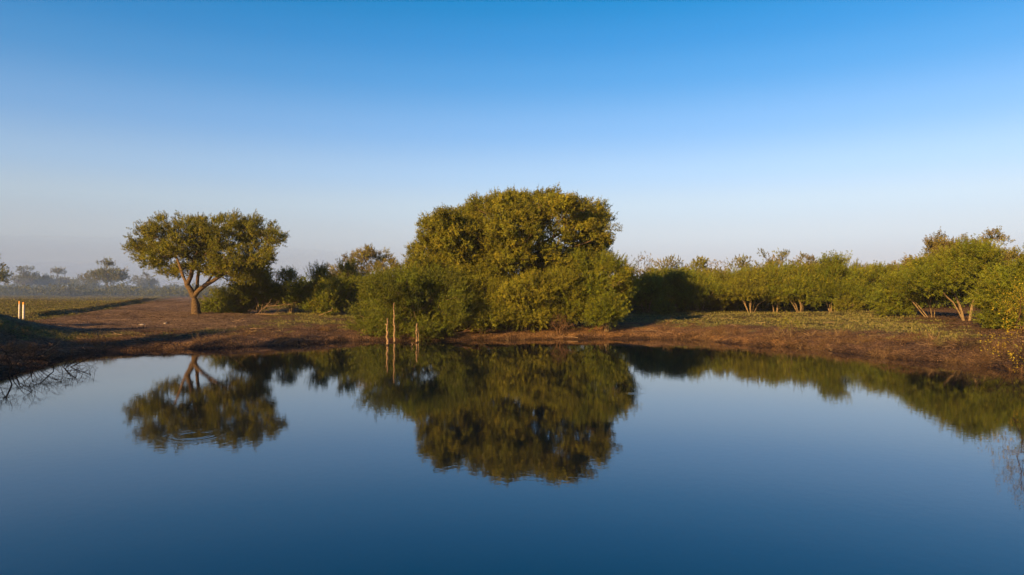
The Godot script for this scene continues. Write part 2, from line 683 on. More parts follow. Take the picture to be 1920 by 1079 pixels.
func wood(parent: Node, f: Frame, thick: float, thin: float, names: Array, material: Material, sides_most := 9, flare := 1.35, rough := 0.05) -> void:
	# radius from the number of twig ends that each node carries; one mesh for each limb
	var count := f.p.size()
	var burden := PackedFloat32Array()
	burden.resize(count)
	var kids := []
	kids.resize(count)
	for k in count:
		kids[k] = []
	for k in range(count - 1, -1, -1):
		if burden[k] == 0.0:
			burden[k] = 1.0
		if f.par[k] >= 0:
			burden[f.par[k]] += burden[k]
			kids[f.par[k]].append(k)
	var total := maxf(burden[0], 2.0)
	var power := log(thick / thin) / log(total)
	var radius := PackedFloat32Array()
	radius.resize(count)
	for k in count:
		radius[k] = thin * pow(burden[k], power)
	var solids := {}
	var starts := [[-1, 0]]
	while starts.size():
		var s: Array = starts.pop_back()
		var pts := PackedVector3Array()
		var rad := PackedFloat32Array()
		var k: int = s[1]
		var limb := f.limb[k]
		if s[0] >= 0:
			pts.append(f.p[s[0]])
			rad.append(minf(radius[s[0]] * 0.9, radius[k] * 1.25))
		while true:
			pts.append(f.p[k])
			rad.append(radius[k])
			var next := -1
			for c in kids[k]:
				if f.limb[c] == limb and (next < 0 or burden[c] > burden[next]):
					next = c
			for c in kids[k]:
				if c != next:
					starts.append([k, c])
			if next < 0:
				break
			k = next
		rad[rad.size() - 1] *= 0.5
		if s[0] < 0 and rad.size() > 2:
			rad[0] *= flare
			rad[1] *= 1.0 + (flare - 1.0) * 0.25
		if not solids.has(limb):
			solids[limb] = Solid.new()
		var big := rad[mini(1, rad.size() - 1)]
		solids[limb].tube(pts, rad, clampi(int(3 + big * 40.0), 3, sides_most), rough if big > 0.05 else 0.0)
	var keys := solids.keys()
	keys.sort()
	for limb in keys:
		part(names[mini(limb, names.size() - 1)], solids[limb].mesh(), material, parent)


func fill(lobes: Array, count: int, apart: float, ragged := 0.0) -> PackedVector3Array:
	# points spread through lobes of [centre, radii]
	var out := PackedVector3Array()
	var sizes := []
	var sum := 0.0
	for l in lobes:
		sum += l[1].x * l[1].y
		sizes.append(sum)
	var tries := 0
	while out.size() < count and tries < count * 12:
		tries += 1
		var pick := rng.randf() * sum
		var k := 0
		while sizes[k] < pick:
			k += 1
		var l: Array = lobes[k]
		var at: Vector3 = l[0] + rnd_dir() * pow(rng.randf(), 0.42) * l[1] + rnd_dir() * rnd(0.0, ragged)
		var ok := true
		for q in out:
			if q.distance_squared_to(at) < apart * apart:
				ok = false
				break
		if ok:
			out.append(at)
	return out


func tips_of(f: Frame, ends: PackedInt32Array) -> PackedVector3Array:
	var out := PackedVector3Array()
	for e in ends:
		out.append(f.p[e])
	return out


# ------------------------------------------------------------------ kinds of plant

func traced_lobes(traced: Array, base: Vector3, u0: float, depth: float, deep: float) -> Array:
	# lobes read off the photograph as [column, row, half width, half height], placed at the tree's own distance with depth of their own
	var out := []
	for l in traced:
		var off := rnd(-deep, deep)
		var far := depth - off
		var half: float = l[2] / F * far
		out.append([Vector3(picture_x(l[0], far) - base.x, row_y(l[1], far) - base.y, off), Vector3(half, l[3] / F * far, maxf(half, deep * 0.45))])
	return out


func dome(w: float, h: float, low: float, n: int) -> Array:
	var out := []
	out.append([Vector3(rnd(-0.08, 0.08) * w, h * 0.86, 0), Vector3(0.2 * w, h * 0.14, 0.2 * w)])
	for k in n:
		var a := rng.randf() * TAU
		var r := sqrt(rng.randf()) * 0.36 * w
		var top := h * (1.0 - 0.42 * pow(r / (0.36 * w), 2.0)) - 0.16 * h
		var y := lerpf(maxf(low, 0.12 * h), top, pow(rng.randf(), 0.5))
		out.append([Vector3(cos(a) * r, y, sin(a) * r * 0.85), Vector3(rnd(0.14, 0.24) * w, rnd(0.10, 0.17) * h, rnd(0.14, 0.24) * w)])
	return out


const OLIVE := Color(0.116, 0.124, 0.010)
const OLIVE_LIGHT := Color(0.19, 0.18, 0.014)
const FERN := Color(0.095, 0.124, 0.009)
const FERN_LIGHT := Color(0.155, 0.162, 0.012)
const DEEP := Color(0.080, 0.094, 0.010)
const BROWN := Color(0.15, 0.125, 0.040)


func shrub(called: String, label: String, u: float, depth: float, v_top: float, wide: float, o := {}) -> Node3D:
	# a many-stemmed bush: stems that fan out from the foot, twigs, and a crown of small leaves
	var base := spot(u, depth)
	if o.has("sink"):
		base.y -= o.sink
	var h := row_y(v_top, depth) - base.y
	var w := wide * float(o.get("bulk", 1.0)) / F * depth
	var t := thing(called, label, o.get("category", "shrub"), base, o.get("group", ""))
	var lobes := traced_lobes(o.lobes, base, u, depth, w * 0.3) if o.has("lobes") else dome(w, h, h * float(o.get("low", 0.22)), int(o.get("n", 11)))
	var points := fill(lobes, int(int(o.get("tips", 150)) * 1.35), float(o.get("apart", 0.22)))
	var f := Frame.new()
	f.add(Vector3(0, -0.15, 0), -1, false, 0)
	var stems: int = o.get("stems", 6)
	var lean: float = o.get("lean", 0.0)
	var turn := rng.randf() * TAU
	for k in stems:
		var a := turn + TAU * k / stems + rnd(-0.4, 0.4)
		var out := rnd(0.5, 1.0)
		var foot := f.add(Vector3(cos(a) * 0.14 * out, -0.05, sin(a) * 0.14 * out) + Vector3(cos(a), 0, sin(a)) * w * 0.02, 0, false, k)
		var q := Vector3(cos(a) * w * 0.34 * out + lean * h * 0.5, h * rnd(0.42, 0.62), sin(a) * w * 0.28 * out)
		var mid := q * Vector3(0.40, 0.5, 0.40) + Vector3(rnd(-0.1, 0.1), 0, rnd(-0.1, 0.1))
		guide(f, foot, [mid, q], 1, k, 0.05)
	var ends := reach(f, points, 0.25, 0.05)
	wood(t, f, float(o.get("thick", 0.105)), float(o.get("thin", 0.009)), ["stem"], mats[o.get("bark", "pale_bark")], 6, 1.0, 0.0)
	if o.get("leaves", true):
		crown(t, tips_of(f, ends), o.get("kind", "feather"), int(o.get("per", 13)), float(o.get("spread", 0.36)), float(o.get("size", 1.0)), o.get("a", FERN), o.get("b", FERN_LIGHT))
	return t


func tree(called: String, label: String, u: float, depth: float, v_top: float, wide: float, o := {}) -> Node3D:
	# one trunk that forks into limbs under a rounded crown
	var base := spot(u, depth)
	var h := row_y(v_top, depth) - base.y
	var w := wide * 1.3 / F * depth
	var t := thing(called, label, "tree", base, o.get("group", ""))
	var clear: float = o.get("clear", 0.32)
	var lobes := dome(w, h, h * (clear + 0.1), int(o.get("n", 12)))
	var points := fill(lobes, int(o.get("tips", 130)), float(o.get("apart", 0.3)))
	var f := Frame.new()
	f.add(Vector3(0, -0.2, 0), -1, false, 0)
	var top := guide(f, 0, [Vector3(rnd(-0.1, 0.1), h * clear * 0.6, 0), Vector3(rnd(-0.25, 0.25), h * clear, 0)], 9, 0)
	f.open[top] = 1
	var limbs: int = o.get("limbs", 4)
	for k in limbs:
		var a := TAU * (k + rnd(-0.25, 0.25)) / limbs
		guide(f, top, [f.p[top] + Vector3(cos(a) * w * 0.14, h * 0.14, sin(a) * w * 0.14), f.p[top] + Vector3(cos(a) * w * 0.26, h * rnd(0.22, 0.34), sin(a) * w * 0.24)], 0, k + 1, 0.08)
	var ends := reach(f, points, 0.25, 0.08)
	wood(t, f, float(o.get("thick", 0.22)), float(o.get("thin", 0.012)), ["trunk", "limb"], mats[o.get("bark", "oak_bark")], 8)
	if o.get("leaves", true):
		crown(t, tips_of(f, ends), o.get("kind", "oak"), int(o.get("per", 15)), float(o.get("spread", 0.45)), float(o.get("size", 1.25)), o.get("a", OLIVE), o.get("b", OLIVE_LIGHT))
	return t


# ------------------------------------------------------------------ left: the lone oak and the hedge beside it

func px(u: float, v: float, off: float, base: Vector3, u0: float, depth: float) -> Vector3:
	return Vector3(picture_x(u, depth - off) - base.x, row_y(v, depth - off) - base.y, off)


func lone_oak() -> void:
	var depth := 55.7
	var u0 := 367.0
	var base := spot(u0, depth)
	var t := thing("oak_tree", "lone spreading oak with a forked pale trunk on the bare left bank", "tree", base)
	var lobes := traced_lobes([[268, 458, 24, 18], [292, 435, 34, 22], [335, 427, 40, 20], [375, 424, 32, 18], [432, 420, 30, 18], [460, 420, 30, 16], [490, 430, 30, 18], [513, 446, 16, 12], [521, 445, 12, 10], [498, 466, 18, 16], [492, 488, 16, 16], [478, 510, 18, 12], [288, 488, 20, 12], [272, 476, 18, 10], [430, 500, 28, 14], [455, 496, 24, 14], [466, 452, 42, 24], [412, 450, 40, 26], [388, 440, 36, 20], [395, 476, 30, 18], [330, 462, 40, 24], [368, 462, 42, 26], [300, 470, 24, 16], [308, 500, 18, 12], [322, 512, 16, 9], [346, 502, 22, 14], [376, 500, 18, 12], [408, 508, 24, 11], [440, 520, 26, 9], [472, 524, 18, 9], [425, 488, 38, 18], [470, 488, 30, 20], [484, 508, 16, 14], [448, 512, 26, 12], [258, 470, 16, 10], [400, 505, 20, 12]], base, u0, depth, 3.4)
	var f := Frame.new()
	f.add(Vector3(0.05, -0.25, 0), -1, false, 0)
	var fork := guide(f, 0, [px(366, 572, 0, base, u0, depth), px(363, 556, 0, base, u0, depth)], 9, 0, 0.02)
	var left := guide(f, fork, [px(356, 543, 0.1, base, u0, depth), px(350, 534, 0.2, base, u0, depth)], 9, 1, 0.02)
	var right := guide(f, fork, [px(371, 546, 0.15, base, u0, depth), px(384, 535, 0.4, base, u0, depth)], 9, 2, 0.02)
	guide(f, left, [px(342, 517, -0.3, base, u0, depth), px(334, 492, -0.8, base, u0, depth), px(322, 470, -1.0, base, u0, depth), px(300, 455, -0.6, base, u0, depth)], 1, 1, 0.06)
	guide(f, left, [px(357, 519, 0.7, base, u0, depth), px(364, 490, 1.1, base, u0, depth), px(372, 455, 1.2, base, u0, depth)], 1, 3, 0.06)
	guide(f, left, [px(330, 530, 0.5, base, u0, depth), px(318, 531, 0.6, base, u0, depth), px(305, 524, 0.7, base, u0, depth)], 9, 4, 0.04)
	guide(f, right, [px(402, 525, 0.5, base, u0, depth), px(422, 510, 0.3, base, u0, depth), px(440, 497, -0.2, base, u0, depth), px(462, 488, -0.8, base, u0, depth)], 1, 2, 0.06)
	guide(f, right, [px(400, 512, -0.8, base, u0, depth), px(420, 488, -1.4, base, u0, depth), px(440, 462, -1.8, base, u0, depth), px(468, 445, -1.5, base, u0, depth)], 1, 5, 0.06)
	guide(f, fork, [px(369, 540, -0.5, base, u0, depth), px(370, 520, -0.8, base, u0, depth), px(374, 496, -0.9, base, u0, depth), px(396, 462, -0.6, base, u0, depth)], 2, 6, 0.05)
	var points := fill(lobes, 1120, 0.29, 0.42)
	var ends := reach(f, points, 0.22, 0.07)
	wood(t, f, 0.33, 0.011, ["trunk", "limb"], mats.oak_bark, 14, 1.3, 0.09)
	crown(t, tips_of(f, ends), "oak", 11, 0.28, 0.88, OLIVE, OLIVE_LIGHT)


func make_left_side() -> void:
	lone_oak()
	var hedge := "bushes in the hedge right of the lone oak"
	shrub("shrub", "low dark bush closest to the lone oak's trunk", 408, 59, 546, 60, {"group": hedge, "per": 9, "bulk": 1.1, "a": FERN, "b": FERN_LIGHT, "tips": 110, "low": 0.1, "bark": "grey_bark", "kind": "small"})
	shrub("shrub", "dull bush in the hedge under the lone oak's lowest right branches", 447, 61, 534, 62, {"group": hedge, "per": 9, "bulk": 1.1, "a": FERN, "b": OLIVE_LIGHT, "low": 0.12, "kind": "small"})
	shrub("shrub", "bright green bush in the hedge with pale stems showing below", 488, 60, 515, 74, {"group": hedge, "per": 9, "bulk": 1.1, "a": FERN, "b": FERN_LIGHT, "low": 0.25})
	shrub("shrub", "spiky topped dark bush at the middle of the hedge", 545, 61, 508, 76, {"group": hedge, "per": 9, "bulk": 1.1, "a": FERN, "b": FERN_LIGHT, "kind": "small", "low": 0.2})
	shrub("shrub", "rounded olive bush in the hedge behind the fallen pale branches", 594, 62, 506, 80, {"group": hedge, "per": 9, "bulk": 1.1, "a": OLIVE, "b": FERN_LIGHT, "low": 0.25, "tips": 170})
	shrub("shrub", "tall bush at the hedge's right end with pale upright stems", 642, 60, 498, 86, {"group": hedge, "per": 9, "bulk": 1.1, "a": FERN, "b": OLIVE_LIGHT, "low": 0.35, "stems": 7, "tips": 180})
	shrub("shrub", "low bush filling the hedge's foot beside the pale upright stems", 615, 58, 548, 60, {"group": hedge, "per": 9, "bulk": 1.1, "a": FERN, "b": OLIVE_LIGHT, "low": 0.08, "tips": 110})
	shrub("shrub", "bush between the hedge and the great oak's thicket", 700, 57, 520, 90, {"group": hedge, "per": 9, "bulk": 1.1, "a": FERN, "b": OLIVE_LIGHT, "low": 0.1, "tips": 190})
	tree("oak_tree", "greyish oak rising behind the hedge left of the great oak", 700, 80, 464, 150, {"a": BROWN, "b": OLIVE_LIGHT, "tips": 170, "per": 11, "thick": 0.3, "clear": 0.25})
	tree("bare_tree", "small leafless grey tree behind the hedge", 622, 78, 500, 50, {"leaves": false, "tips": 150, "apart": 0.15, "bark": "grey_bark", "thick": 0.14})


# ------------------------------------------------------------------ middle: the great oak and its thicket

func great_oak() -> void:
	var depth := 50.5
	var u0 := 985.0
	var base := spot(u0, depth)
	var t := thing("oak_tree", "great live oak with the tallest and widest crown at the pond's edge", "tree", base)
	var lobes := traced_lobes([[820, 426, 28, 18], [842, 413, 28, 14], [808, 455, 22, 20], [850, 440, 46, 30], [878, 406, 28, 18], [908, 394, 32, 18], [945, 386, 34, 16], [985, 379, 36, 15], [985, 402, 34, 18], [1030, 382, 34, 14], [1056, 386, 30, 14], [1078, 394, 34, 13], [1112, 398, 26, 12], [1124, 414, 16, 10], [1092, 420, 38, 16], [1110, 446, 26, 10], [900, 440, 50, 32], [955, 425, 48, 32], [1010, 412, 40, 20], [834, 490, 36, 32], [880, 495, 56, 40], [945, 480, 44, 34], [1005, 500, 30, 26], [985, 445, 26, 22], [1030, 474, 30, 14], [1042, 440, 30, 7], [1074, 447, 22, 8], [1128, 436, 16, 12], [1122, 464, 20, 12], [1085, 468, 26, 8], [802, 512, 26, 26], [788, 472, 15, 16], [784, 500, 14, 18], [1050, 495, 40, 16], [1105, 480, 36, 14], [930, 540, 60, 34], [1000, 550, 50, 30], [860, 545, 40, 34]], base, u0, depth, 4.2)
	var f := Frame.new()
	f.add(Vector3(0, -0.25, 0), -1, false, 0)
	var fork := guide(f, 0, [px(983, 590, 0, base, u0, depth), px(986, 560, 0, base, u0, depth), px(984, 535, 0.1, base, u0, depth)], 9, 0, 0.03)
	var mid := guide(f, fork, [px(985, 500, 0.2, base, u0, depth), px(990, 470, 0.1, base, u0, depth)], 0, 1, 0.05)
	guide(f, mid, [px(990, 430, -0.3, base, u0, depth), px(985, 395, -0.5, base, u0, depth)], 0, 1, 0.1)
	guide(f, mid, [px(1015, 462, 0.8, base, u0, depth), px(1050, 464, 1.3, base, u0, depth), px(1078, 462, 1.6, base, u0, depth), px(1100, 455, 1.5, base, u0, depth)], 0, 2, 0.06)
	guide(f, mid, [px(1018, 455, 0.2, base, u0, depth), px(1045, 440, 0.4, base, u0, depth), px(1075, 425, 0.2, base, u0, depth), px(1110, 410, 0, base, u0, depth)], 0, 3, 0.06)
	guide(f, mid, [px(960, 440, 0.8, base, u0, depth), px(935, 410, 1.0, base, u0, depth), px(905, 398, 1.0, base, u0, depth)], 0, 4, 0.1)
	guide(f, fork, [px(955, 500, -1.0, base, u0, depth), px(910, 465, -1.6, base, u0, depth), px(860, 440, -1.5, base, u0, depth), px(825, 420, -1.2, base, u0, depth)], 1, 5, 0.1)
	guide(f, fork, [px(945, 520, 0.6, base, u0, depth), px(900, 505, 0.9, base, u0, depth), px(850, 490, 0.8, base, u0, depth), px(815, 480, 0.6, base, u0, depth)], 1, 6, 0.1)
	guide(f, fork, [px(1010, 515, -1.2, base, u0, depth), px(1050, 490, -2.0, base, u0, depth), px(1090, 470, -2.0, base, u0, depth)], 1, 7, 0.1)
	var points := fill(lobes, 2250, 0.29, 0.5)
	var ends := reach(f, points, 0.22, 0.08)
	wood(t, f, 0.62, 0.013, ["trunk", "limb"], mats.oak_bark, 12, 1.4, 0.07)
	crown(t, tips_of(f, ends), "oak", 15, 0.40, 1.0, OLIVE, OLIVE_LIGHT)


func make_middle() -> void:
	great_oak()
	var thicket := "bushes round the foot of the great oak"
	shrub("shrub", "feathery green bush spilling over the water behind the tall dead snags", 765, 45.5, 500, 190, {"group": thicket, "a": DEEP, "b": FERN, "tips": 420, "per": 10, "stems": 7, "lobes": [[740, 545, 60, 30], [790, 530, 50, 30], [830, 540, 40, 34], [705, 590, 40, 22], [760, 590, 60, 28], [820, 595, 50, 26], [690, 620, 34, 14], [740, 622, 50, 14], [800, 620, 50, 16], [850, 580, 30, 30]]})
	shrub("shrub", "dense olive bush at the great oak's foot right of the dead snags", 895, 46.5, 510, 130, {"group": thicket, "a": OLIVE, "b": FERN_LIGHT, "tips": 300, "kind": "small", "lobes": [[880, 540, 40, 30], [920, 560, 40, 34], [870, 590, 36, 24], [915, 600, 40, 18], [900, 565, 40, 30]], "stems": 6})
	shrub("shrub", "olive bush in front of the great oak's trunk above the bare bank", 985, 46.8, 520, 130, {"group": thicket, "a": OLIVE, "b": OLIVE_LIGHT, "tips": 300, "kind": "small", "lobes": [[960, 555, 40, 28], [1000, 545, 40, 28], [1020, 575, 36, 22], [970, 592, 40, 18], [1000, 595, 34, 16]], "stems": 6})
	shrub("shrub", "yellowish green bush at the right edge of the great oak's thicket", 1125, 48.5, 478, 150, {"group": thicket, "a": FERN, "b": OLIVE_LIGHT, "tips": 420, "per": 9, "stems": 6, "lobes": [[1080, 500, 40, 22], [1120, 498, 36, 20], [1150, 515, 30, 26], [1100, 540, 40, 28], [1150, 555, 30, 26], [1080, 570, 36, 22], [1130, 580, 34, 16], [1170, 540, 14, 24]]})
	shrub("shrub", "olive bush between the great oak's trunk and its right thicket edge", 1058, 47.5, 510, 90, {"group": thicket, "a": OLIVE, "b": FERN_LIGHT, "tips": 220, "kind": "small", "lobes": [[1050, 530, 34, 24], [1070, 555, 30, 22], [1045, 575, 30, 18], [1065, 590, 26, 12]]})
	shrub("sapling", "thin stemmed sapling standing on the orange bank beside the thicket", 1137, 46.3, 560, 60, {"category": "sapling", "a": FERN, "b": FERN_LIGHT, "tips": 70, "stems": 3, "low": 0.55, "thick": 0.05})
	shrub("dry_bush", "leafless reddish brown bush drooping to the water below the great oak", 1050, 45.6, 586, 80, {"category": "dead bush", "leaves": false, "tips": 420, "apart": 0.06, "stems": 9, "bark": "dry_stem", "thick": 0.05, "thin": 0.006, "low": 0.02})
	shrub("dry_bush", "small leafless brown bush on the waterline left of the drooping reddish one", 905, 45.2, 612, 70, {"category": "dead bush", "leaves": false, "tips": 160, "apart": 0.08, "stems": 6, "bark": "dry_stem", "thick": 0.06, "low": 0.02})


# ------------------------------------------------------------------ right: the long thicket and the nearer trees

func make_right_side() -> void:
	var row := "bushes in the long thicket across the right bank"
	shrub("shrub", "shaded bush of the right thicket nearest the great oak", 1212, 63, 526, 84, {"group": row, "bulk": 1.35, "a": FERN, "b": FERN_LIGHT, "low": 0.20, "stems": 7})
	shrub("shrub", "shaded bush of the right thicket below the first olive treetop", 1262, 64, 519, 78, {"group": row, "bulk": 1.10, "a": FERN, "b": FERN_LIGHT, "low": 0.16, "stems": 7})
	shrub("shrub", "bush of the right thicket with a forked white stem at its foot", 1312, 63, 521, 76, {"group": row, "bulk": 1.50, "a": FERN, "b": FERN_LIGHT, "low": 0.40})
	shrub("shrub", "olive bush of the right thicket between the forked stem and the fan of pale stems", 1356, 65, 523, 72, {"group": row, "bulk": 1.00, "a": OLIVE, "b": FERN_LIGHT, "low": 0.22, "stems": 7})
	shrub("shrub", "bush of the right thicket with a wide fan of pale stems", 1408, 62.5, 514, 92, {"group": row, "bulk": 1.35, "a": OLIVE, "b": FERN_LIGHT, "low": 0.5, "stems": 8, "tips": 180})
	shrub("shrub", "bush of the right thicket under the tallest olive treetop", 1455, 63, 510, 84, {"group": row, "bulk": 1.15, "a": FERN, "b": OLIVE_LIGHT, "low": 0.5, "stems": 7, "tips": 170})
	shrub("shrub", "bush of the right thicket with stems bowed to the left", 1500, 61.5, 506, 84, {"group": row, "bulk": 1.40, "a": FERN, "b": OLIVE_LIGHT, "low": 0.5, "stems": 7, "lean": -0.2, "tips": 170})
	shrub("shrub", "tallest spiky topped bush of the right thicket", 1562, 60.5, 484, 96, {"group": row, "bulk": 1.20, "a": FERN, "b": FERN_LIGHT, "low": 0.26, "stems": 7, "tips": 210})
	shrub("shrub", "bush of the right thicket over a short palisade of stems", 1610, 60, 505, 90, {"group": row, "bulk": 1.45, "a": FERN, "b": FERN_LIGHT, "low": 0.30, "stems": 9, "tips": 180})
	shrub("shrub", "bush of the right thicket with arching tan stems at the grass edge", 1655, 57, 508, 92, {"group": row, "bulk": 1.20, "a": FERN, "b": FERN_LIGHT, "low": 0.22, "stems": 7, "tips": 190})
	shrub("shrub", "low bright bush at the front of the right thicket on the grass", 1676, 51, 555, 70, {"group": row, "bulk": 1.25, "a": FERN, "b": FERN_LIGHT, "low": 0.05, "tips": 130, "per": 8})
	for b in [[1240, 60.0, 562, "low bush at the foot of the shaded end of the right thicket"], [1592, 58.0, 563, "low bush in front of the short palisade of stems"]]:
		shrub("shrub", b[3], b[0], b[1], b[2], 46, {"group": row, "a": OLIVE, "b": FERN_LIGHT, "low": 0.05, "tips": 45, "per": 8, "stems": 5, "kind": "small"})
	shrub("shrub", "leaning tree bush whose pale stems slant left over the bank", 1745, 49, 492, 130, {"group": row, "bulk": 1.3, "a": FERN, "b": FERN_LIGHT, "low": 0.4, "stems": 6, "lean": -0.5, "tips": 260, "thick": 0.10})
	shrub("mesquite_tree", "forked tree with bare pale stems at the right end of the bank", 1813, 45.5, 460, 190, {"category": "tree", "a": FERN, "b": FERN_LIGHT, "low": 0.5, "stems": 4, "lean": -0.12, "tips": 420, "n": 18, "thick": 0.13})
	shrub("mesquite_tree", "dark feathery tree at the right edge of the picture", 1942, 37.5, 470, 170, {"category": "tree", "a": FERN, "b": FERN_LIGHT, "low": 0.2, "stems": 5, "tips": 420, "n": 16, "thick": 0.2})
	shrub("shrub", "dark bush under the right edge tree above the dry brush", 1915, 38.5, 545, 110, {"a": FERN, "b": FERN_LIGHT, "low": 0.1, "tips": 200})
	shrub("yellow_bush", "sparse bush with yellow new leaves hanging over the water at the right edge", 2170, 21.5, 540, 300, {"category": "shrub", "kind": "bud", "a": Color(0.24, 0.185, 0.012), "b": Color(0.13, 0.14, 0.018), "tips": 280, "apart": 0.13, "per": 2, "spread": 0.12, "stems": 8, "thick": 0.06, "thin": 0.0045, "bark": "dry_stem", "lean": -1.0, "lobes": [[1905, 585, 50, 32], [1890, 645, 42, 22], [1925, 552, 40, 16], [1915, 680, 40, 14], [1985, 610, 60, 50], [2060, 590, 70, 60], [2120, 620, 60, 40]]})
	shrub("sapling", "wispy leaning sapling on the dry right bank", 1478, 41.0, 590, 50, {"category": "sapling", "a": OLIVE, "b": OLIVE_LIGHT, "tips": 60, "per": 3, "stems": 3, "low": 0.3, "thick": 0.03, "thin": 0.004, "lean": -0.3, "kind": "bud"})
	shrub("dry_bush", "leafless dry bush on the right bank just above the waterline", 1690, 34.0, 628, 110, {"category": "dead bush", "leaves": false, "tips": 330, "apart": 0.06, "stems": 9, "bark": "dry_stem", "thick": 0.035, "thin": 0.004, "low": 0.03})
	shrub("dry_bush", "leafless dark bush on the right bank below the forked tree", 1810, 31.5, 625, 130, {"category": "dead bush", "leaves": false, "tips": 330, "apart": 0.06, "stems": 9, "bark": "dark_twig", "thick": 0.035, "thin": 0.004, "low": 0.03})
	shrub("dry_bush", "leafless low bush in the dry weeds left of the sapling", 1425, 41.2, 628, 80, {"category": "dead bush", "leaves": false, "tips": 220, "apart": 0.06, "stems": 7, "bark": "dry_stem", "thick": 0.03, "thin": 0.004, "low": 0.03})


func make_second_row() -> void:
	var second := "bushes in the second row of the right thicket"
	shrub("shrub", "bush in the second row of the right thicket, nearest the great oak", 1236, 69.0, 513, 90, {"group": second, "bulk": 1.25, "a": FERN, "b": OLIVE_LIGHT, "low": 0.3, "tips": 110, "stems": 4, "size": 1.2})
	shrub("shrub", "bush in the second row of the right thicket, left of the forked white stem", 1288, 71.0, 511, 90, {"group": second, "bulk": 1.25, "a": FERN, "b": FERN_LIGHT, "low": 0.3, "tips": 110, "stems": 4, "size": 1.2})
	shrub("shrub", "bush in the second row of the right thicket, right of the forked white stem", 1334, 73.0, 515, 90, {"group": second, "bulk": 1.25, "a": OLIVE, "b": OLIVE_LIGHT, "low": 0.3, "tips": 110, "stems": 4, "size": 1.2})
	shrub("shrub", "bush in the second row of the right thicket, left of the fan of pale stems", 1382, 70.0, 511, 90, {"group": second, "bulk": 1.25, "a": FERN, "b": FERN_LIGHT, "low": 0.3, "tips": 110, "stems": 4, "size": 1.2})
	shrub("shrub", "bush in the second row of the right thicket, right of the fan of pale stems", 1432, 72.0, 509, 90, {"group": second, "bulk": 1.25, "a": OLIVE, "b": OLIVE_LIGHT, "low": 0.3, "tips": 110, "stems": 4, "size": 1.2})
	shrub("shrub", "bush in the second row of the right thicket, left of the bowed stems", 1482, 69.0, 506, 90, {"group": second, "bulk": 1.25, "a": FERN, "b": FERN_LIGHT, "low": 0.3, "tips": 110, "stems": 4, "size": 1.2})
	shrub("shrub", "bush in the second row of the right thicket, left of the spiky topped bush", 1532, 71.0, 503, 90, {"group": second, "bulk": 1.25, "a": OLIVE, "b": OLIVE_LIGHT, "low": 0.3, "tips": 110, "stems": 4, "size": 1.2})
	shrub("shrub", "bush in the second row of the right thicket, right of the spiky topped bush", 1588, 73.0, 503, 90, {"group": second, "bulk": 1.25, "a": FERN, "b": FERN_LIGHT, "low": 0.3, "tips": 110, "stems": 4, "size": 1.2})
	shrub("shrub", "bush in the second row of the right thicket, behind the arching tan stems", 1634, 70.0, 506, 90, {"group": second, "bulk": 1.25, "a": FERN, "b": OLIVE_LIGHT, "low": 0.3, "tips": 110, "stems": 4, "size": 1.2})
	shrub("shrub", "bush in the second row of the right thicket, left of the leaning tree bush", 1700, 72.0, 503, 90, {"group": second, "bulk": 1.25, "a": FERN, "b": FERN_LIGHT, "low": 0.3, "tips": 110, "stems": 4, "size": 1.2})


